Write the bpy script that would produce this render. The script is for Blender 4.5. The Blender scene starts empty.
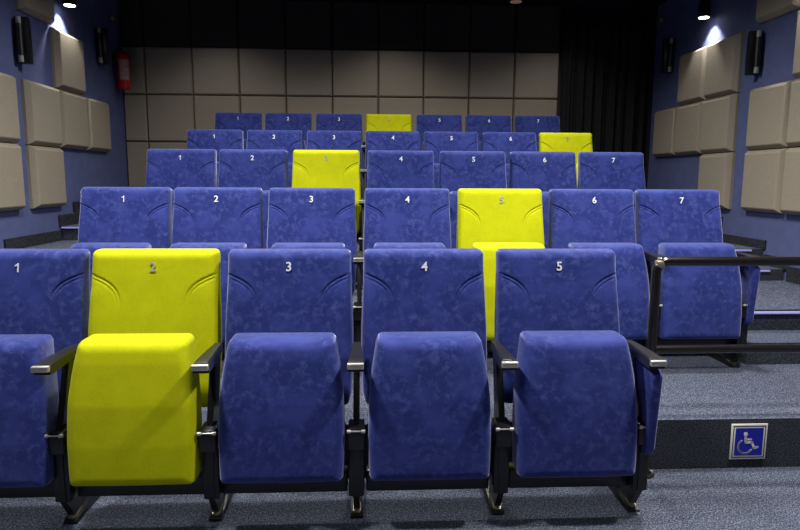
import bpy, bmesh, math, random
import numpy as np
from mathutils import Vector, Matrix
random.seed(7)
C = bpy.context.scene.collection
S = bpy.context.scene
PI = math.pi

# ------------------------------------------------------------------ camera
CAM_H, PITCH, YAW, ROLL, FPX = 1.324, 0.13853, 0.05001, 0.00534, 620.0
def cam_axes():
    cy, sy = math.cos(YAW), math.sin(YAW); cp, sp = math.cos(PITCH), math.sin(PITCH); cr, sr = math.cos(ROLL), math.sin(ROLL)
    Rz = Matrix(((cy, -sy, 0), (sy, cy, 0), (0, 0, 1)))
    Rx = Matrix(((1, 0, 0), (0, cp, -sp), (0, sp, cp)))
    Ry = Matrix(((cr, 0, sr), (0, 1, 0), (-sr, 0, cr)))
    return Ry @ Rx @ Rz
A = cam_axes()
right, fwd, up = A[0], A[1], A[2]
cd = bpy.data.cameras.new('camera'); cam = bpy.data.objects.new('camera', cd); C.objects.link(cam)
cd.sensor_width = 36; cd.lens = FPX / 800 * 36; cd.clip_start = 0.05
mw = Matrix((( right[0], up[0], -fwd[0], 0), (right[1], up[1], -fwd[1], 0), (right[2], up[2], -fwd[2], CAM_H), (0, 0, 0, 1)))
cam.matrix_world = mw
S.camera = cam
S.view_settings.view_transform = 'Standard'; S.view_settings.look = 'None'
S.view_settings.gamma = 1; S.view_settings.exposure = 0.0; S.view_settings.use_curve_mapping = False
w = bpy.data.worlds.new('world'); S.world = w; w.use_nodes = True
w.node_tree.nodes['Background'].inputs[0].default_value = (.5, .55, .7, 1)
w.node_tree.nodes['Background'].inputs[1].default_value = 0.0

# ------------------------------------------------------------------ ceiling lamps (recessed downlights)
CEIL = 3.37
LAMPS = [  # x, y, watts, cone degrees
    (-1.25, 0.1, 45, 150), (1.7, 0.1, 45, 150),
    (-1.2, 1.9, 280, 140), (1.7, 1.9, 280, 140),
    (-1.2, 3.15, 225, 138), (1.7, 3.15, 225, 138),
    (-0.9, 5.0, 180, 162), (1.35, 5.0, 180, 162),
    (-1.7, 6.93, 13, 122), (0.25, 6.93, 16, 122), (2.2, 6.93, 13, 122)]
def spot(name, loc, target, watts, deg, blend=.6, size=.08, col=(1, .97, .93)):
    l = bpy.data.lights.new(name, 'SPOT'); l.energy = watts; l.spot_size = math.radians(deg); l.spot_blend = blend
    l.shadow_soft_size = size; l.color = col
    o = bpy.data.objects.new(name, l); C.objects.link(o); o.location = loc
    d = Vector(target) - Vector(loc); o.rotation_euler = d.to_track_quat('-Z', 'Y').to_euler()
    return o
for i, (x, y, wt, dg) in enumerate(LAMPS):
    spot('downlight_lamp', (x, y, CEIL - .05), (x, y, 0), wt, dg, .7, .12, (1, .985, .96))

# ------------------------------------------------------------------ materials
def mat(name, col, rough=.6, metal=0, spec=.5, emit=None, estr=0):
    m = bpy.data.materials.new(name); m.use_nodes = True
    b = m.node_tree.nodes['Principled BSDF']
    b.inputs['Base Color'].default_value = (*col, 1); b.inputs['Roughness'].default_value = rough
    b.inputs['Metallic'].default_value = metal; b.inputs['Specular IOR Level'].default_value = spec
    if emit: b.inputs['Emission Color'].default_value = (*emit, 1); b.inputs['Emission Strength'].default_value = estr
    return m
def noisy(name, c1, c2, scale, rough=.8, bump=0, lo=.4, hi=.6, detail=4, sheen=0, sheencol=(1, 1, 1), scale2=None, c3=None, spec=.3, coord='Object', rnd=False, distort=0.0):
    m = mat(name, c1, rough, spec=spec); nt = m.node_tree; N = nt.nodes; L = nt.links; b = N['Principled BSDF']
    tc = N.new('ShaderNodeTexCoord'); vec = tc.outputs[coord]
    if rnd:
        oi = N.new('ShaderNodeObjectInfo'); ml = N.new('ShaderNodeMath'); ml.operation = 'MULTIPLY'; ml.inputs[1].default_value = 57
        L.new(oi.outputs['Random'], ml.inputs[0]); ad = N.new('ShaderNodeVectorMath'); ad.operation = 'ADD'
        L.new(vec, ad.inputs[0]); L.new(ml.outputs[0], ad.inputs[1]); vec = ad.outputs[0]
    n = N.new('ShaderNodeTexNoise'); n.inputs['Scale'].default_value = scale; n.inputs['Detail'].default_value = detail
    n.inputs['Roughness'].default_value = .65; n.inputs['Distortion'].default_value = distort
    L.new(vec, n.inputs['Vector'])
    r = N.new('ShaderNodeValToRGB'); r.color_ramp.elements[0].position = lo; r.color_ramp.elements[1].position = hi
    r.color_ramp.elements[0].color = (*c1, 1); r.color_ramp.elements[1].color = (*c2, 1)
    L.new(n.outputs['Fac'], r.inputs[0]); out = r.outputs[0]; fac = n.outputs['Fac']
    if scale2:
        n2 = N.new('ShaderNodeTexNoise'); n2.inputs['Scale'].default_value = scale2; n2.inputs['Detail'].default_value = 3
        L.new(vec, n2.inputs['Vector'])
        r2 = N.new('ShaderNodeValToRGB'); r2.color_ramp.elements[0].position = .45; r2.color_ramp.elements[1].position = .7
        mx = N.new('ShaderNodeMix'); mx.data_type = 'RGBA'
        L.new(n2.outputs['Fac'], r2.inputs[0]); L.new(r2.outputs[0], mx.inputs['Factor'])
        L.new(out, mx.inputs['A']); mx.inputs['B'].default_value = (*c3, 1); out = mx.outputs['Result']
    L.new(out, b.inputs['Base Color'])
    if bump:
        bp = N.new('ShaderNodeBump'); bp.inputs['Strength'].default_value = bump; bp.inputs['Distance'].default_value = .004
        L.new(fac, bp.inputs['Height']); L.new(bp.outputs[0], b.inputs['Normal'])
    if sheen:
        b.inputs['Sheen Weight'].default_value = sheen; b.inputs['Sheen Roughness'].default_value = .4
        b.inputs['Sheen Tint'].default_value = (*sheencol, 1)
    return m
M = {}
M['blue'] = noisy('blue_velvet', (.016, .028, .170), (.078, .102, .34), 34, .75, 0, .48, .78, 12, .75, (.66, .70, 1), 8, (.034, .050, .245), .15, rnd=True, distort=.35)
M['yellow'] = noisy('lime_velvet', (.50, .51, .002), (.58, .585, .005), 14, .8, 0, .4, .68, 6, .15, (1, 1, .4), 180, (.54, .60, .004), .12, rnd=True)
M['carpet'] = noisy('blue_grey_carpet', (.012, .015, .026), (.28, .31, .40), 165, .95, .8, .43, .63, 5, 0, scale2=60, c3=(.060, .070, .105), spec=.1)
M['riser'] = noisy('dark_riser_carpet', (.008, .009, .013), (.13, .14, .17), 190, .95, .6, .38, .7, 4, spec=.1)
M['skirt'] = noisy('skirting_carpet', (.010, .011, .015), (.075, .08, .095), 120, .95, .4, .38, .7, 3, spec=.1)
M['wall'] = noisy('blue_painted_wall', (.105, .125, .27), (.118, .14, .295), 8, .75, 0, .4, .6, 3, spec=.2)
M['foam'] = noisy('beige_acoustic_foam', (.33, .285, .215), (.38, .33, .255), 140, .95, .3, .4, .6, 3, spec=.1)
M['tile'] = noisy('taupe_wall_tile_fabric', (.33, .285, .22), (.37, .32, .25), 140, .95, .2, .4, .6, 3, spec=.1)
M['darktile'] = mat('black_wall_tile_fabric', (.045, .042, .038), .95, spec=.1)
M['backwall'] = mat('dark_back_wall', (.055, .047, .038), .9, spec=.1)
M['ceiling'] = mat('near_black_ceiling', (.010, .011, .018), .9, spec=.1)
M['dark'] = mat('black_room_end', (.02, .02, .024), .9)
M['curtain'] = noisy('black_curtain_cloth', (.016, .016, .016), (.026, .026, .026), 60, .9, .1, .4, .6, 3, spec=.1)
M['plastic'] = mat('black_plastic', (.010, .010, .011), .38, spec=.5)
M['metal'] = mat('black_powder_coated_metal', (.008, .008, .009), .35, spec=.5)
M['chrome'] = mat('brushed_steel', (.60, .58, .53), .45, .7)
M['champagne'] = mat('worn_brass_steel', (.42, .37, .27), .4, .8)
M['rail'] = mat('dark_polished_rail', (.085, .075, .068), .22, .9)
M['white'] = mat('white_thread', (.78, .80, .85), .7)
M['silver'] = mat('silver_thread', (.42, .44, .33), .5)
M['led'] = mat('violet_step_light', (.3, .28, .5), .5, emit=(.36, .31, .85), estr=.42)
M['lens'] = mat('lit_lamp_lens', (1, 1, 1), .5, emit=(1, .98, .95), estr=9)
M['dimlens'] = mat('dim_lamp_lens', (.3, .25, .2), .5, emit=(.9, .55, .4), estr=.10)
M['glass'] = mat('frosted_glass', (.33, .33, .31), .3)
M['red'] = mat('red_enamel', (.50, .004, .006), .28, spec=.6)
M['label'] = noisy('printed_label', (.50, .34, .34), (.40, .16, .16), 22, .6, 0, .3, .7, 2)
M['signwhite'] = mat('sign_white', (.85, .83, .74), .5)
M['signblue'] = mat('sign_blue', (.006, .012, .38), .4)
M['signblack'] = mat('sign_black', (.01, .01, .012), .5)
M['grey'] = mat('grey_plastic_box', (.12, .12, .13), .6)

# ------------------------------------------------------------------ mesh helpers
def box(bm, c, s, bev=0, rot=None, seg=2):
    r = bmesh.ops.create_cube(bm, size=1.0); vs = r['verts']
    mt = Matrix.Translation(c) @ (rot.to_4x4() if rot else Matrix.Identity(4)) @ Matrix.Diagonal((*s, 1))
    bmesh.ops.transform(bm, matrix=mt, verts=vs)
    if bev:
        es = list({e for v in vs for e in v.link_edges})
        bmesh.ops.bevel(bm, geom=es, offset=bev, segments=seg, affect='EDGES', profile=.5)
def cyl(bm, p0, p1, r0, r1=None, n=24, caps=True):
    p0, p1 = Vector(p0), Vector(p1); d = p1 - p0
    mt = Matrix.Translation((p0 + p1) / 2) @ d.to_track_quat('Z', 'Y').to_matrix().to_4x4()
    bmesh.ops.create_cone(bm, cap_ends=caps, segments=n, radius1=r0, radius2=r0 if r1 is None else r1, depth=d.length, matrix=mt)
def tube(bm, pts, r, n=14):
    pts = [Vector(p) for p in pts]; rings = []
    t = (pts[1] - pts[0]).normalized(); nrm = t.orthogonal().normalized()
    for i, p in enumerate(pts):
        if i == 0: t2 = (pts[1] - pts[0]).normalized()
        elif i == len(pts) - 1: t2 = (pts[-1] - pts[-2]).normalized()
        else: t2 = ((pts[i + 1] - p).normalized() + (p - pts[i - 1]).normalized()).normalized()
        nrm = (nrm - t2 * nrm.dot(t2)).normalized(); bn = t2.cross(nrm)
        rings.append([bm.verts.new(p + (nrm * math.cos(a) + bn * math.sin(a)) * r) for a in [2 * PI * k / n for k in range(n)]])
    for a, b in zip(rings, rings[1:]):
        for k in range(n): bm.faces.new((a[k], a[(k + 1) % n], b[(k + 1) % n], b[k]))
    bm.faces.new(rings[0][::-1]); bm.faces.new(rings[-1])
def lathe(bm, prof, c=(0, 0, 0), n=28):
    rings = [[bm.verts.new((c[0] + r * math.cos(2 * PI * k / n), c[1] + r * math.sin(2 * PI * k / n), c[2] + z)) for k in range(n)] for r, z in prof]
    for a, b in zip(rings, rings[1:]):
        for k in range(n): bm.faces.new((a[k], a[(k + 1) % n], b[(k + 1) % n], b[k]))
    bm.faces.new(rings[0][::-1]); bm.faces.new(rings[-1])
def prism(bm, poly, axis, a, b):
    """extrude a 2D polygon along axis ('x': poly in (y,z); 'y': poly in (x,z); 'z': (x,y))"""
    def P(p, t):
        return {'x': (t, p[0], p[1]), 'y': (p[0], t, p[1]), 'z': (p[0], p[1], t)}[axis]
    f0 = [bm.verts.new(P(p, a)) for p in poly]; f1 = [bm.verts.new(P(p, b)) for p in poly]
    bm.faces.new(f0); bm.faces.new(f1[::-1]); n = len(poly)
    for k in range(n): bm.faces.new((f0[(k + 1) % n], f0[k], f1[k], f1[(k + 1) % n]))
def obj(name, bm, m, parent=None, loc=None, smooth=True):
    bmesh.ops.recalc_face_normals(bm, faces=bm.faces[:])
    me = bpy.data.meshes.new(name); bm.to_mesh(me); bm.free()
    if m is not None: me.materials.append(m)
    if smooth:
        for p in me.polygons: p.use_smooth = True
        me.set_sharp_from_angle(angle=math.radians(38))
    o = bpy.data.objects.new(name, me); C.objects.link(o)
    if loc: o.location = loc
    if parent: o.parent = parent
    return o
def tag(o, label, cat, group=None):
    o['label'] = label; o['category'] = cat
    if group: o['group'] = group
    return o
def thing(name, label, cat, loc=(0, 0, 0), rotz=0, group=None):
    o = bpy.data.objects.new(name, None); C.objects.link(o); o.empty_display_size = .1
    o.location = loc; o.rotation_euler = (0, 0, rotz)
    return tag(o, label, cat, group)
def struct(name, bm, m, label=None):
    o = obj(name, bm, m); o['kind'] = 'structure'
    if label: o['label'] = label
    return o
def dup(root, loc, label, group=None, swap=None, skip=()):
    r = root.copy(); C.objects.link(r); r.location = loc; r['label'] = label
    if group: r['group'] = group
    for ch in list(root.children):
        if ch.name.split('.')[0] in skip: continue
        c = ch.copy(); C.objects.link(c); c.parent = r
        if swap and ch.data in swap: c.data = swap[ch.data]
        for g in ch.children:
            d = g.copy(); C.objects.link(d); d.parent = c
    return r

# ------------------------------------------------------------------ room
XL, XR, YB, YF = -2.89, 3.43, 7.68, -1.6
ROWY = [2.53, 3.656, 4.758, 5.892, 6.958]
FLOOR = [0.0, .237, .506, .735, .997]
RISER = [2.645, 3.77, 4.88, 6.0]
T = .12
bm = bmesh.new(); box(bm, ((XL + XR) / 2, (YF + RISER[0]) / 2, -T / 2), (XR - XL, RISER[0] - YF, T)); struct('floor', bm, M['carpet'])
for k in range(4):
    y0, y1, z = RISER[k], (RISER + [YB])[k + 1], FLOOR[k + 1]
    bm = bmesh.new(); offl, offr = ((0, 0), (0, 0), (.17, .32), (.25, .28))[k]
    nl, nr = ((0, 0), (0, 0), (.17, .32), (.25, .28), (0, 0))[k + 1]
    for (xa, xb, d0, d1) in ((-1.74, 2.24, 0, 0), (XL, -1.74, offl, nl), (2.24, XR, offr, nr)):
        box(bm, ((xa + xb) / 2, (y0 + d0 + y1 + d1) / 2 + .001, (z - T) / 2), (xb - xa, y1 + d1 - y0 - d0 - .002, z + T))
    o = struct('floor', bm, M['carpet'])
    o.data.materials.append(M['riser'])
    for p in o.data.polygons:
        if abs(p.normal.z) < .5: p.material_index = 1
bm = bmesh.new(); box(bm, ((XL + XR) / 2, (YF + YB) / 2, CEIL + T / 2), (XR - XL + .4, YB - YF + .4, T)); struct('ceiling', bm, M['ceiling'])
bm = bmesh.new(); box(bm, (XL - T / 2, (YF + YB) / 2, (CEIL - T) / 2), (T, YB - YF, CEIL + T)); struct('wall_left', bm, M['wall'])
bm = bmesh.new(); box(bm, (XR + T / 2, (YF + YB) / 2, (CEIL - T) / 2), (T, YB - YF, CEIL + T)); struct('wall_right', bm, M['wall'])
bm = bmesh.new(); box(bm, ((XL + XR) / 2, YB + T / 2, (CEIL - T) / 2), (XR - XL + 2 * T, T, CEIL + T)); struct('wall_back', bm, M['backwall'])
bm = bmesh.new(); box(bm, ((XL + XR) / 2, YF - T / 2, (CEIL - T) / 2), (XR - XL + 2 * T, T, CEIL + T)); struct('wall_front', bm, M['dark'])

# ---- aisle steps: a half step sits on each tier edge, a violet light strip along each nosing
def step(x0, x1, y0, y1, z0, z1):
    bm = bmesh.new(); box(bm, ((x0 + x1) / 2, (y0 + y1) / 2, (z0 + z1) / 2), (x1 - x0, y1 - y0, z1 - z0 ))
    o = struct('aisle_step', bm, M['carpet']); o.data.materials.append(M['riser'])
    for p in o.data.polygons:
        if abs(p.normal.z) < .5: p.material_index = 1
def led(x0, x1, y, z, label):
    bm = bmesh.new(); box(bm, ((x0 + x1) / 2, y - .012, z - .012), (x1 - x0, .024, .014), .004)
    tag(obj('step_light_strip', bm, M['led']), label, 'step light', 'violet light strips on the aisle steps')
BB = .018
step(2.24, XR - BB, 3.47, RISER[1], FLOOR[1], .37)
step(2.24, XR - BB, 4.90, RISER[2] + .32, FLOOR[2], .60)
step(2.24, XR - BB, 6.0, RISER[3] + .28, FLOOR[3], .865)
step(XL + BB, -1.74, 3.47, RISER[1], FLOOR[1], .37)
step(XL + BB, -1.74, 4.75, RISER[2] + .17, FLOOR[2], .62)
step(XL + BB, -1.74, 5.95, RISER[3] + .25, FLOOR[3], .865)
led(2.26, XR - BB, RISER[1], .50, 'longest violet light strip on the right aisle steps, nearest the railing')
led(2.26, XR - .14, 4.90, .60, 'middle violet light strip on the right aisle steps, just above the railing')
led(2.26, XR - .12, RISER[2] + .32, .735, 'farthest short violet light strip on the right aisle steps')
led(XL + BB, -1.76, 5.95, .865, 'pale light strip on the left aisle step beside the third row')

# ---- stepped carpet skirting on the side walls
def skirting(name, x0, x1, prof):
    bm = bmesh.new()
    for (y0, y1, z0, z1) in prof: box(bm, ((x0 + x1) / 2, (y0 + y1) / 2, (z0 + z1) / 2), (x1 - x0, y1 - y0, z1 - z0))
    o = struct(name, bm, M['skirt'])
prof = [(YF + .01, 2.63, 0, .10), (2.63, 3.46, .237, .34), (3.46, 3.76, .37, .47), (3.76, 4.86, .506, .63), (4.86, 5.17, .60, .69), (5.17, 5.86, .735, .81), (5.86, 6.28, .865, .97), (6.28, 7.6, .997, 1.09)]
profL = [(YF + .01, 2.63, 0, .10), (2.63, 3.46, .237, .34), (3.46, 3.76, .37, .47), (3.76, 4.72, .506, .60), (4.72, 5.03, .62, .71), (5.03, 5.92, .735, .83), (5.92, 6.22, .865, .97), (6.22, 7.6, .997, 1.08)]
skirting('baseboard_right', XR - BB, XR, prof); skirting('baseboard_left', XL, XL + BB, profL)

# ------------------------------------------------------------------ acoustic panels
def foam(size_u, size_v, th, cham):
    """panel in local x (width), z (height), front towards -y, chamfered"""
    bm = bmesh.new(); hu, hv = size_u / 2, size_v / 2
    rings = [(hu, hv, 0), (hu, hv, -th * .35), (hu - cham * .75, hv - cham * .75, -th * .93), (hu - cham, hv - cham, -th)]
    rv = [[bm.verts.new((a * sx, y, b * sz)) for sx, sz in ((-1, -1), (1, -1), (1, 1), (-1, 1))] for a, b, y in rings]
    for r0, r1 in zip(rv, rv[1:]):
        for k in range(4): bm.faces.new((r0[k], r0[(k + 1) % 4], r1[(k + 1) % 4], r1[k]))
    bm.faces.new(rv[-1]); bm.faces.new(rv[0][::-1])
    return bm
SP = obj('acoustic_panel', foam(.532, .532, .075, .036), M['foam'], smooth=False)
def side_panel(side, yc, zc, label, first=[True]):
    if first[0]: o = SP; first[0] = False
    else: o = SP.copy(); C.objects.link(o)
    if side == 'L': o.location = (XL, yc, zc); o.rotation_euler = (0, 0, PI / 2)
    else: o.location = (XR, yc, zc); o.rotation_euler = (0, 0, -PI / 2)
    tag(o, label, 'acoustic panel', 'beige square acoustic panels on the %s wall' % ('left' if side == 'L' else 'right'))
z1, z2, z3, z4 = 1.32, 1.86, 2.40, 2.95
side_panel('L', 6.27, z3, 'beige acoustic panel on left wall directly below the lit spotlight')
side_panel('L', 5.72, z2, 'beige acoustic panel on left wall, first of the row of three, nearest the camera')
side_panel('L', 6.265, z2, 'beige acoustic panel on left wall, middle of the row of three')
side_panel('L', 6.81, z2, 'beige acoustic panel on left wall, last of the row of three, nearest the fire extinguisher')
side_panel('L', 5.72, z1, 'beige acoustic panel on left wall hanging alone below the row of three')
side_panel('L', 5.02, z2, 'upper beige acoustic panel cut by the left edge of the photo')
side_panel('L', 5.02, z1, 'lower beige acoustic panel cut by the left edge of the photo')
side_panel('L', 5.73, z4, 'shaded acoustic panel at the top of the left wall, above the near wall sconce')
side_panel('R', 6.555, z3, 'beige acoustic panel on right wall under the spotlight, far one of the pair')
side_panel('R', 6.01, z3, 'beige acoustic panel on right wall under the spotlight, near one of the top pair')
side_panel('R', 7.08, z2, 'farthest beige acoustic panel on right wall, beside the black curtain')
side_panel('R', 6.55, z2, 'beige acoustic panel on right wall, middle of the second row of three')
side_panel('R', 6.01, z2, 'beige acoustic panel on right wall, nearest of the second row of three')
side_panel('R', 6.0, z1, 'beige acoustic panel on right wall hanging alone below the row of three')
side_panel('R', 5.235, z2, 'upper left panel of the big block by the right edge of the photo')
side_panel('R', 5.235, z1, 'lower left panel of the big block by the right edge of the photo')
side_panel('R', 4.69, z2, 'upper panel cut by the right edge of the photo, beside the big block')
side_panel('R', 4.69, z1, 'lower panel cut by the right edge of the photo, above the railing')
side_panel('R', 4.69, z3, 'brightly topped panel cut by the right edge of the photo, near the top')
side_panel('R', 5.24, z4, 'shaded acoustic panel at the top of the right wall, in the corner of the photo')

G = .547; GX = -2.625; GZ = 2.29
ords = ['first', 'second', 'third', 'fourth', 'fifth', 'sixth', 'seventh', 'eighth', 'ninth']
TP = obj('wall_tile', foam(G - .008, G - .008, .04, .016), M['tile'], smooth=False)
TH = obj('wall_tile', foam(.265 - .008, G - .008, .04, .016), M['tile'], smooth=False)
f1 = f2 = True
tile_mesh = [TP.data.copy(), TH.data.copy()]
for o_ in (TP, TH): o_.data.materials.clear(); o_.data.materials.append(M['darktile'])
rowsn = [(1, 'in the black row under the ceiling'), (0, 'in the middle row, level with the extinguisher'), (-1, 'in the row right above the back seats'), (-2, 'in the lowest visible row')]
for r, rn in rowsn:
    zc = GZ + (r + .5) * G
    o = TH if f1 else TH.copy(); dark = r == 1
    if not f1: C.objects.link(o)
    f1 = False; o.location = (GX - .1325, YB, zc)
    
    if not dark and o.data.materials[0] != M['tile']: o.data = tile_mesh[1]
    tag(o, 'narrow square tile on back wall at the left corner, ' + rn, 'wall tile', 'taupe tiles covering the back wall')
    for c in range(9):
        if r == -2 and c > 1: continue
        o = TP if f2 else TP.copy()
        if not f2: C.objects.link(o)
        f2 = False; o.location = (GX + (c + .5) * G, YB, zc)
        
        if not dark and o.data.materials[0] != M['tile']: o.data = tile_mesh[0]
        tag(o, '%s full square tile from the left, on back wall, %s' % (ords[c], rn), 'wall tile', 'taupe tiles covering the back wall')

# ------------------------------------------------------------------ curtain
bm = bmesh.new(); nx, nz = 240, 14; rows_ = []
x0, x1, zb, zt = 2.315, 3.425, 1.0, 3.24
for j in range(nz + 1):
    v = j / nz; row = []
    for i in range(nx + 1):
        u = i / nx; ph = u * 2 * PI * 8.5
        amp = .036 * (1 - .25 * v)
        y = 7.585 + amp * math.sin(ph + .7 * math.sin(ph * .37) + .15 * math.sin(3 * v)) + .012 * math.sin(ph * 2.3 + 1)
        row.append(bm.verts.new((x0 + (x1 - x0) * u, y, zb + (zt - zb) * v)))
    rows_.append(row)
for a, b in zip(rows_, rows_[1:]):
    for i in range(nx): bm.faces.new((a[i], a[i + 1], b[i + 1], b[i]))
cur = obj('curtain', bm, M['curtain'])
md = cur.modifiers.new('th', 'SOLIDIFY'); md.thickness = .006
tag(cur, 'tall black pleated curtain covering the right end of the back wall', 'curtain')
bm = bmesh.new(); box(bm, (2.87, 7.60, 3.305), (1.12, .10, .13)); o = struct('trim_1', bm, M['ceiling'])

# ------------------------------------------------------------------ seats
SEAM = np.array([(-.262, .940), (-.235, .931), (-.205, .919), (-.178, .904), (-.158, .888), (-.143, .869), (-.134, .846), (-.128, .815), (-.126, .775)])
def seam_d(x, z, off):
    x = -abs(x)
    pts = SEAM + np.array([-off * .75, -off])
    a = pts[:-1]; b = pts[1:]; p = np.array([x, z])
    ab = b - a; t = np.clip(((p - a) * ab).sum(1) / (ab * ab).sum(1), 0, 1); q = a + ab * t[:, None]
    d = np.sqrt(((p - q) ** 2).sum(1)); i = int(d.argmin())
    return d[i], (i + t[i]) / (len(a))
def lerp(xs, ys, x): return float(np.interp(x, xs, ys))
def pillow(hw, zlo, zhi, yf, thick, R, disp, Nu, Nv, rc, rdepth=None):
    """upholstered pad: front towards -y. hw(z) half width, yf(z) y of front face"""
    bm = bmesh.new(); rdepth = rdepth or R
    def dens(n):
        e = [0, .004, .009, .015, .022, .03]; e = [a / .5 for a in e]
        mid = np.linspace(e[-1], 1 - e[-1], n - 2 * len(e) + 2)[1:-1]
        return e + list(mid) + [1 - a for a in e[::-1]]
    us, vs = dens(Nu), dens(Nv); H = zhi - zlo; g = []
    for v in vs:
        row = []
        for u in us:
            z = zlo + H * v; h = hw(z); x = (u * 2 - 1) * h
            dx, dz = h - abs(x), min(z - zlo, zhi - z); d = min(dx, dz)
            if dx < rc and dz < rc:
                ex, ez = rc - dx, rc - dz; m = max(ex, ez); n = math.hypot(ex, ez)
                s = m / n if n > 0 else 1
                cx = (h - rc) * (1 if x > 0 else -1); cz = (zhi - rc) if z > (zlo + zhi) / 2 else zlo + rc
                x = cx + ex * s * (1 if x > 0 else -1); z = cz + ez * s * (1 if cz > (zlo + zhi) / 2 else -1)
            drop = 0
            if d < R: drop = rdepth * (1 - math.sqrt(max(0, 1 - ((R - d) / R) ** 2)))
            y = yf(z) + drop - (disp(x, z) if d > .006 else 0)
            row.append(bm.verts.new((x, y, z)))
        g.append(row)
    for a, b in zip(g, g[1:]):
        for i in range(len(us) - 1): bm.faces.new((a[i], a[i + 1], b[i + 1], b[i]))
    per = g[0][:] + [r[-1] for r in g[1:-1]] + g[-1][::-1] + [r[0] for r in g[1:-1]][::-1]
    prev = per; n = len(per); zc = (zlo + zhi) / 2
    for (f, sh) in ((.45, 1.0), (.86, 1.0), (.97, .988), (1.0, .965)):
        ring = []
        for p in per:
            z = zc + (p.co.z - zc) * (1 - (1 - sh) * .5); x = p.co.x * sh
            y0 = p.co.y; y1 = yf(p.co.z) + thick
            ring.append(bm.verts.new((x, y0 + (y1 - y0) * f, z)))
        for k in range(n): bm.faces.new((prev[k], prev[(k + 1) % n], ring[(k + 1) % n], ring[k]))
        prev = ring
    bm.faces.new(prev[::-1])
    return bm
NZ = .964
def back_y(z): return (z - NZ) * math.tan(math.radians(11))
BH = ([.36, .45, .60, .72, .85, .95, 1.06], [.234, .256, .2625, .2615, .256, .2525, .2515])
def back_hw(z): return lerp(*BH, z)
def back_disp(x, z):
    d1, t1 = seam_d(x, z, 0); d2, t2 = seam_d(x, z, .011)
    fade = max(0, 1 - max(0, t1 - .52) / .4)
    g = -.0085 * math.exp(-(d1 / .0033) ** 2) * fade - .004 * math.exp(-(d2 / .003) ** 2) * fade
    crown = .010 * (1 - (x / .27) ** 2) * (1 if z < .93 else max(0, 1 - (z - .93) / .12))
    sx = abs(x); bol = .010 / (1 + math.exp(-(sx - .165) / .016)) * (1 / (1 + math.exp((z - .885) / .018)))
    return g + bol * .9 + crown * .4
CUZ = (.195, .728)
CH = ([.18, .26, .36, .44, .52, .60, .66, .72], [.2275, .231, .233, .232, .228, .219, .209, .199])
def cush_hw(z): return lerp(*CH, z)
def cush_y(z): return lerp([.19, .35, .5, .65, .71, .76], [-.355, -.346, -.330, -.300, -.282, -.256], z)
def make_seat(label):
    t = thing('cinema_seat', label, 'seat', (0, 0, 0))
    obj('backrest', pillow(back_hw, .40, 1.030, back_y, .075, .034, back_disp, 150, 165, .022), M['blue'], t)
    obj('seat_cushion', pillow(cush_hw, CUZ[0], CUZ[1], cush_y, .125, .040, lambda x, z: .006 * (1 - (x / .24) ** 2), 48, 64, .022), M['blue'], t)
    # black moulded back shell
    bm = bmesh.new()
    n = 12; ring = []
    for j in range(n + 1):
        z = .43 + (.98 - .43) * j / n; h = back_hw(z) - .025; y = back_y(z) + .0765
        ring.append([bm.verts.new((-h, y, z)), bm.verts.new((h, y, z)), bm.verts.new((h * .93, y + .02, z)), bm.verts.new((-h * .93, y + .02, z))])
    for a, b in zip(ring, ring[1:]):
        for k in range(4): bm.faces.new((a[k], a[(k + 1) % 4], b[(k + 1) % 4], b[k]))
    bm.faces.new(ring[0][::-1]); bm.faces.new(ring[-1])
    obj('back_shell', bm, M['plastic'], t)
    # tip-up hinge frame and cross beam under the cushion
    bm = bmesh.new(); box(bm, (0, -.215, .152), (.484, .06, .085), .006); box(bm, (0, -.15, .30), (.40, .03, .20), .005)
    cyl(bm, (-.235, -.19, .36), (.235, -.19, .36), .012)
    obj('hinge_frame', bm, M['metal'], t)
    return t
def text_mesh(s, size, name):
    cu = bpy.data.curves.new(name, 'FONT'); cu.body = s; cu.size = size; cu.align_x = 'CENTER'; cu.align_y = 'CENTER'
    cu.extrude = .0012; cu.offset = size * .018; cu.resolution_u = 4
    o = bpy.data.objects.new(name, cu); C.objects.link(o)
    bpy.context.view_layer.update()
    me = bpy.data.meshes.new_from_object(o.evaluated_get(bpy.context.evaluated_depsgraph_get()))
    bpy.data.objects.remove(o); me.name = name
    return me
digit_w, digit_y = {}, {}
for k in range(1, 8):
    a = text_mesh(str(k), .052, 'seat_number')
    if k == 1:   # a flagged numeral one
        q = bmesh.new(); prism(q, [(.0015, -.018), (.0065, -.018), (.0065, .018), (.0025, .018), (-.002, .0125), (-.0075, .0095), (-.0075, .0045), (-.002, .0065), (.0015, .010)], 'z', -.0012, .0012)
        bmesh.ops.recalc_face_normals(q, faces=q.faces[:]); q.to_mesh(a); q.free()
    a.materials.clear(); a.materials.append(M['white']); digit_w[k] = a
    b = a.copy(); b.materials.clear(); b.materials.append(M['silver']); digit_y[k] = b
SEATX = [[-1.405, -.873, -.328, .228, .792],
         [-1.410, -.883, -.336, .225, .783, 1.340, 1.872],
         [-1.406, -.872, -.324, .241, .795, 1.343, 1.878],
         [-1.424, -.878, -.325, .223, .772, 1.331, 1.872],
         [-1.420, -.881, -.328, .219, .776, 1.326, 1.875]]
YEL = {0: 2, 1: 5, 2: 3, 3: 7, 4: 4}
WORD = ['leftmost', 'second', 'third', 'fourth', 'fifth', 'sixth', 'seventh', 'eighth']
RN = ['front row', 'second row', 'third row', 'fourth row', 'back row']
proto = make_seat('proto')
swap = {}
for ch in proto.children:
    if ch.name.split('.')[0] in ('backrest', 'seat_cushion'):
        m2 = ch.data.copy(); m2.materials.clear(); m2.materials.append(M['yellow']); swap[ch.data] = m2
used = False
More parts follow.
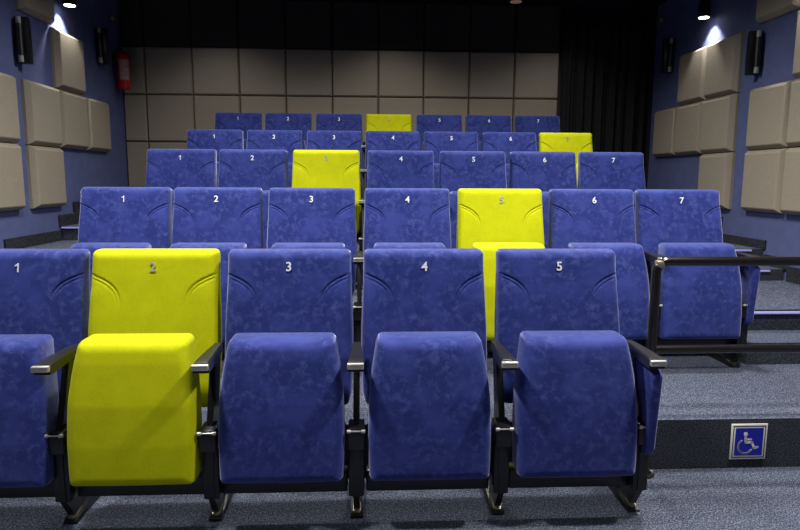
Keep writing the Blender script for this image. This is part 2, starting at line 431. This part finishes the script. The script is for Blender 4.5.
for r in range(5):
    for k, x in enumerate(SEATX[r]):
        yel = YEL[r] == k + 1; num = k + 1
        pos = 'at the left end of' if k == 0 else ('at the right end of' if k == len(SEATX[r]) - 1 else WORD[k] + ' from left in')
        if yel: lb = 'lime yellow cinema seat numbered %d, %s the %s' % (num, pos, RN[r])
        else: lb = 'blue velvet cinema seat numbered %d, %s the %s' % (num, pos, RN[r])
        gp = 'lime yellow cinema seats' if yel else 'blue cinema seats in the %s' % RN[r]
        loc = (x, ROWY[r], FLOOR[r])
        if not used:
            o = proto; o.location = loc; o['label'] = lb; o['group'] = gp; used = True
        else: o = dup(proto, loc, lb, gp, swap if yel else None, skip=('seat_number',))
        nm = bpy.data.objects.new('seat_number', (digit_y if yel else digit_w)[num]); C.objects.link(nm); nm.parent = o
        nm.location = (0, back_y(.964) - .0075, .964); nm.rotation_euler = (math.radians(90 - 11), 0, 0)
        if yel: nm['label'] = 'silver grey numeral %d on the lime yellow back' % num

# ------------------------------------------------------------------ armrest pedestals between the seats
def make_pedestal(end=False, side=0):
    t = thing('armrest_pedestal', 'proto', 'armrest pedestal')
    # armrest: long, narrow at the rear, wider at the front, capped with a ribbed metal end
    bm = bmesh.new(); sec = []
    for (y, h, zt, zb_) in [(a_, b_, c_ + .010, d_ + .010) for a_, b_, c_, d_ in ((-.055, .016, .662, .632), (-.12, .019, .664, .628), (-.22, .025, .664, .622), (-.30, .028, .662, .622), (-.322, .029, .659, .622))]:
        sec.append([bm.verts.new(p) for p in ((-h, y, zb_), (h, y, zb_), (h, y, zt - .005), (h * .8, y, zt), (-h * .8, y, zt), (-h, y, zt - .005))])
    for a, b in zip(sec, sec[1:]):
        for k in range(6): bm.faces.new((a[k], a[(k + 1) % 6], b[(k + 1) % 6], b[k]))
    bm.faces.new(sec[0][::-1]); bm.faces.new(sec[-1])
    ar = obj('armrest', bm, M['plastic'], t)
    bm = bmesh.new(); box(bm, (0, -.330, .656), (.060, .016, .022), .003)
    for q in range(3): box(bm, (0, -.339, .649 + q * .007), (.056, .004, .003))
    o = obj('metal_end_cap', bm, M['chrome'], ar); o['label'] = 'ribbed brushed metal cap'
    # upright
    bm = bmesh.new(); prism(bm, [(-.15, .63), (-.23, .40), (-.25, .32), (-.25, .12), (-.19, .03), (-.07, .03), (-.12, .14), (-.14, .30), (-.13, .42), (-.08, .63)], 'x', -.012, .012)
    obj('upright', bm, M['metal'], t)
    bm = bmesh.new(); box(bm, (0, -.225, .355), (.062, .10, .085), .006)
    box(bm, (0, -.215, .215), (.060, .06, .21), .006)
    pb = obj('pivot_bracket', bm, M['metal'], t)
    bm = bmesh.new()
    for s in (-1, 1):
        cyl(bm, (s * .020, -.279, .388), (s * .034, -.279, .388), .007, n=12)
    cyl(bm, (-.025, -.279, .388), (.025, -.279, .388), .003, n=8)
    o = obj('pivot_pin', bm, M['chrome'], pb); o['label'] = 'small steel pin with round ends'
    # foot
    bm = bmesh.new(); prism(bm, [(.09, .0), (.09, .03), (-.07, .045), (-.15, .022), (-.195, .016), (-.205, .008), (-.205, .0)], 'x', -.025, .025)
    bmesh.ops.translate(bm, verts=bm.verts[:], vec=(0, 0, 0))
    ft = obj('foot', bm, M['metal'], t)
    bm = bmesh.new(); pts = []
    for a in range(13): pts.append((.016 * math.cos(PI + PI * a / 12), -.222 + .016 * math.sin(PI + PI * a / 12)))
    for a in range(7): pts.append((.011 * math.cos(PI * a / 6), -.155 + .008 * math.sin(PI * a / 6)))
    prism(bm, pts, 'z', -.001, .003)
    rot = Matrix.Rotation(math.radians(12), 4, 'X'); bmesh.ops.transform(bm, matrix=Matrix.Translation((0, -.2, .0245)) @ rot @ Matrix.Translation((0, .2, 0)), verts=bm.verts[:])
    cyl(bm, (0, -.222, .018), (0, -.222, .028), .008, n=12)
    bmesh.ops.translate(bm, verts=bm.verts[:], vec=(0, .04, 0))
    o = obj('foot_plate', bm, M['champagne'], ft); o['label'] = 'worn metal plate with a bolt'
    return t
def side_cover():
    bm = bmesh.new(); prism(bm, [(.06, .628), (-.285, .619), (-.315, .60), (-.285, .30), (-.275, .275), (.05, .19), (.075, .22)], 'x', -.020, .020)
    bmesh.ops.recalc_face_normals(bm, faces=bm.faces[:])
    bmesh.ops.bevel(bm, geom=[e for e in bm.edges], offset=.009, segments=3, affect='EDGES', profile=.5)
    return bm
pp = make_pedestal()
side_me = None; pused = False
GP = 'black armrest pedestals of the %s'
for r in range(5):
    xs = SEATX[r]; n = len(xs)
    px = [xs[0] - .275] + [(a + b) / 2 for a, b in zip(xs, xs[1:])] + [xs[-1] + .270]
    for i, x in enumerate(px):
        if r == 0 and i == 0: pass
        if i == 0: lb = 'black armrest pedestal with blue side panel at the left end of the %s' % RN[r]
        elif i == n: lb = 'black armrest pedestal with blue side panel at the right end of the %s' % RN[r]
        else: lb = 'black armrest pedestal, %s from left in the %s' % (WORD[i], RN[r])
        loc = (x - (.012 if r == 0 and i < 2 else 0), ROWY[r] - .04, FLOOR[r])
        if not pused: o = pp; o.location = loc; o['label'] = lb; o['group'] = GP % RN[r]; pused = True
        else: o = dup(pp, loc, lb, GP % RN[r], skip=('side_panel',))
        if i in (0, n):
            if side_me is None:
                sp = obj('side_panel', side_cover(), M['blue'], o); side_me = sp.data
            else:
                sp = bpy.data.objects.new('side_panel', side_me); C.objects.link(sp); sp.parent = o
            sp.location = (.012 if i == n else -.012, 0, 0)

# ------------------------------------------------------------------ railing in front of seats 6 and 7
t = thing('railing', 'dark metal two-bar railing in front of seats 6 and 7 of the second row', 'railing', (0, 2.60, 0))
def arc(c, r, a0, a1, n=8): return [(c[0] + r * math.cos(a0 + (a1 - a0) * k / n), 0, c[1] + r * math.sin(a0 + (a1 - a0) * k / n)) for k in range(n + 1)]
XA, XB, ZT, ZL = 1.243, 2.62, .975, .583
bm = bmesh.new(); tube(bm, [(XA, 0, .012)] + [(XA, 0, .4)] + arc((XA + .045, ZT - .045), .045, PI, PI / 2) + [(1.9, 0, ZT)] + arc((XB - .045, ZT - .045), .045, PI / 2, 0) + [(XB, 0, .4), (XB, 0, .012)], .0205)
obj('top_frame', bm, M['rail'], t)
bm = bmesh.new(); tube(bm, [(XA + .012, 0, ZL), (XB - .012, 0, ZL)], .0185); obj('lower_bar', bm, M['rail'], t)
for x in (XA, XB):
    bm = bmesh.new(); lathe(bm, [(.045, 0), (.045, .008), (.025, .012), (.022, .03)], (x, 0, 0)); fl = obj('base_flange', bm, M['metal'], t)
    for s in (-1, 1):
        bm = bmesh.new(); cyl(bm, (x + s * .03, -.012, .006), (x + s * .03, -.012, .022), .007, n=10); obj('bolt', bm, M['chrome'], fl)
bm = bmesh.new(); box(bm, (XA + .012, 0, ZT - .012), (.035, .046, .036), .012); o = obj('corner_joint', bm, M['champagne'], t); o['label'] = 'shiny worn metal corner joint'

# ------------------------------------------------------------------ wheelchair place sign on the riser
t = thing('wheelchair_sign', 'blue square sign with a white wheelchair symbol on the dark step riser', 'sign', (1.746, RISER[0] - .006, .131))
t.rotation_euler = (0, 0, 0)
W = .170
bm = bmesh.new(); box(bm, (0, 0, 0), (W, .006, W), .0015); obj('plate', bm, M['signwhite'], t)
def frame(bm, a, b, y, dy=.0015):
    for (cx, cz, sx, sz) in ((0, (a + b) / 2, 2 * a, a - b), (0, -(a + b) / 2, 2 * a, a - b), ((a + b) / 2, 0, a - b, 2 * b), (-(a + b) / 2, 0, a - b, 2 * b)):
        box(bm, (cx, y, cz), (sx, dy, sz))
bm = bmesh.new(); frame(bm, .0770, .0735, -.0035); obj('border_line', bm, M['signblack'], t)
bm = bmesh.new(); box(bm, (0, -.0035, 0), (.132, .002, .132)); obj('blue_field', bm, M['signblue'], t)
bm = bmesh.new(); yy = -.0048
def disc(bm, x, z, r, n=20): prism(bm, [(x + r * math.cos(2 * PI * k / n), z + r * math.sin(2 * PI * k / n)) for k in range(n)], 'y', yy - .001, yy)
def stroke(bm, pts, w_):
    for (a, b) in zip(pts, pts[1:]):
        a = Vector(a); b = Vector(b); d = (b - a).normalized(); nn = Vector((-d.y, d.x)) * w_ / 2
        prism(bm, [tuple(a + nn), tuple(a - nn), tuple(b - nn), tuple(b + nn)], 'y', yy - .001, yy)
    for p in pts: disc(bm, p[0], p[1], w_ / 2, 10)
disc(bm, -.018, .038, .0095)
stroke(bm, [(-.018, .026), (-.016, -.002), (.014, -.002), (.026, -.030), (.042, -.026)], .0105)
stroke(bm, [(-.016, .012), (.010, .012)], .007)
stroke(bm, [(-.016 + .034 * math.cos(a), -.018 + .034 * math.sin(a) - .004) for a in [math.radians(125 + 205 * k / 16) for k in range(17)]], .008)
obj('wheelchair_symbol', bm, M['signwhite'], t, smooth=False)

# ------------------------------------------------------------------ wall sconces
def sconce(x, y, z, s, label):
    t = thing('wall_sconce', label, 'wall lamp', (x, y, z), 0, 'black cylindrical wall sconces')
    bm = bmesh.new(); box(bm, (s * .055, .03, 0), (.11, .05, .37), .004); obj('back_plate', bm, M['plastic'], t)
    bm = bmesh.new(); cyl(bm, (s * .05, -.022, -.125), (s * .05, -.022, .125), .027); obj('cylinder', bm, M['plastic'], t)
    for q, nm in ((1, 'upper_glass'), (-1, 'lower_glass')):
        bm = bmesh.new(); cyl(bm, (s * .05, -.022, q * .125), (s * .05, -.022, q * .178), .021); obj(nm, bm, M['glass'], t)
sconce(XL, 5.42, 2.43, 1, 'black cylindrical wall sconce on left wall nearer the camera')
sconce(XL, 6.98, 2.70, 1, 'black cylindrical wall sconce on left wall beside the fire extinguisher')
sconce(XR, 5.46, 2.43, -1, 'black cylindrical wall sconce on right wall nearer the camera')
sconce(XR, 7.08, 2.71, -1, 'black cylindrical wall sconce on right wall near the black curtain')

# ------------------------------------------------------------------ small sensor boxes
for (x, y, z, s, lb) in ((XL, 7.42, 3.07, 1, 'small dim grey sensor box high on the left wall above the extinguisher'), (XR, 7.42, 3.16, -1, 'small grey sensor box high on the right wall beside the curtain')):
    t = thing('sensor_box', lb, 'sensor', (x, y, z))
    bm = bmesh.new(); box(bm, (s * .03, 0, 0), (.06, .09, .12), .01); obj('housing', bm, M['grey'], t)
    bm = bmesh.new(); lathe(bm, [(.022, -.01), (.022, 0), (.012, .012), (.003, .015)]); bmesh.ops.transform(bm, matrix=Matrix.Translation((s * .03, -.045, .01)) @ Matrix.Rotation(PI / 2, 4, 'X'), verts=bm.verts[:]); obj('lens', bm, M['glass'], t)

# ------------------------------------------------------------------ fire extinguisher on the left wall
t = thing('fire_extinguisher', 'red fire extinguisher hung in the left rear corner of the room', 'fire extinguisher', (XL + .105, 7.42, 2.31))
bm = bmesh.new(); lathe(bm, [(.04, 0), (.066, .006), (.070, .02), (.070, .35), (.062, .385), (.040, .41), (.022, .42), (.020, .435)]); obj('cylinder', bm, M['red'], t)
bm = bmesh.new(); lathe(bm, [(.0712, .10), (.0715, .105), (.0715, .32), (.0712, .325)])
for v in list(bm.verts): pass
o = obj('label_band', bm, M['label'], t)
bmd = bmesh.new(); bmd.from_mesh(o.data)
bmesh.ops.delete(bmd, geom=[f for f in bmd.faces if len(f.verts) > 4 or not (f.calc_center_median().y < -.02 and f.calc_center_median().x > -.02)], context='FACES')
bmd.to_mesh(o.data); bmd.free()
bm = bmesh.new(); cyl(bm, (0, 0, .43), (0, 0, .47), .018); box(bm, (0, -.015, .475), (.025, .12, .014), .003); box(bm, (0, -.03, .50), (.022, .10, .008), .003, Matrix.Rotation(-.25, 3, 'X')); va = obj('valve', bm, M['metal'], t)
bm = bmesh.new(); cyl(bm, (.018, -.01, .45), (.036, -.012, .45), .015); obj('gauge', bm, M['chrome'], va)
bm = bmesh.new(); tube(bm, [(-.01, .02, .45), (-.05, .02, .45), (-.085, .0, .42), (-.092, -.02, .36), (-.088, -.03, .28), (-.082, -.03, .2)], .009); cyl(bm, (-.082, -.03, .2), (-.080, -.03, .13), .010, .014); obj('hose', bm, M['plastic'], t)
bm = bmesh.new(); box(bm, (-.088, 0, .30), (.034, .05, .14), .002); obj('wall_bracket', bm, M['metal'], t)

# ------------------------------------------------------------------ spotlights along the side walls
def wall_spot(x, y, z, s, label, watts):
    t = thing('ceiling_spotlight', label, 'spotlight', (x, y, z), 0, 'lit black spotlights along the side walls')
    bm = bmesh.new(); cyl(bm, (0, 0, .16), (0, 0, CEIL - z - .02), .010, n=12); lathe(bm, [(.05, CEIL - z - .02), (.05, CEIL - z)]); obj('stem', bm, M['plastic'], t)
    bm = bmesh.new(); lathe(bm, [(.046, .002), (.056, .0), (.058, .008), (.055, .15), (.040, .17), (.012, .175)]); obj('lamp_body', bm, M['plastic'], t)
    bm = bmesh.new(); cyl(bm, (0, 0, -.004), (0, 0, .004), .047); obj('lens', bm, M['lens'], t)
    spot('wall_spot_lamp', (x, y, z - .02), (x - s * .42, y + .02, z - 1.3), watts * 1.4, 88, .5, .03, (1, .98, .95))
wall_spot(-2.775, 6.18, 2.90, 1, 'lit black spotlight at the top of the left wall', 22)
wall_spot(3.315, 6.27, 2.92, -1, 'lit black spotlight at the top of the right wall', 22)
wall_spot(-2.775, 4.55, 2.87, 1, 'lit spotlight on the left, nearer than the edge of the photo', 18)
wall_spot(3.315, 4.72, 2.87, -1, 'lit spotlight on the right, nearer than the edge of the photo', 18)
# recessed fixtures of the ceiling downlights
proto_d = None
for i, (x, y, wt, dg) in enumerate(LAMPS):
    pass
t = thing('recessed_downlight', 'dim round recessed downlight in the dark ceiling above the back row', 'ceiling light', (1.7, 7.45, CEIL))
bm = bmesh.new(); lathe(bm, [(.07, -.012), (.10, -.010), (.105, 0), (.07, 0)]); obj('trim_ring', bm, M['plastic'], t)
bm = bmesh.new(); cyl(bm, (0, 0, -.016), (0, 0, -.004), .068); obj('lens', bm, M['dimlens'], t)
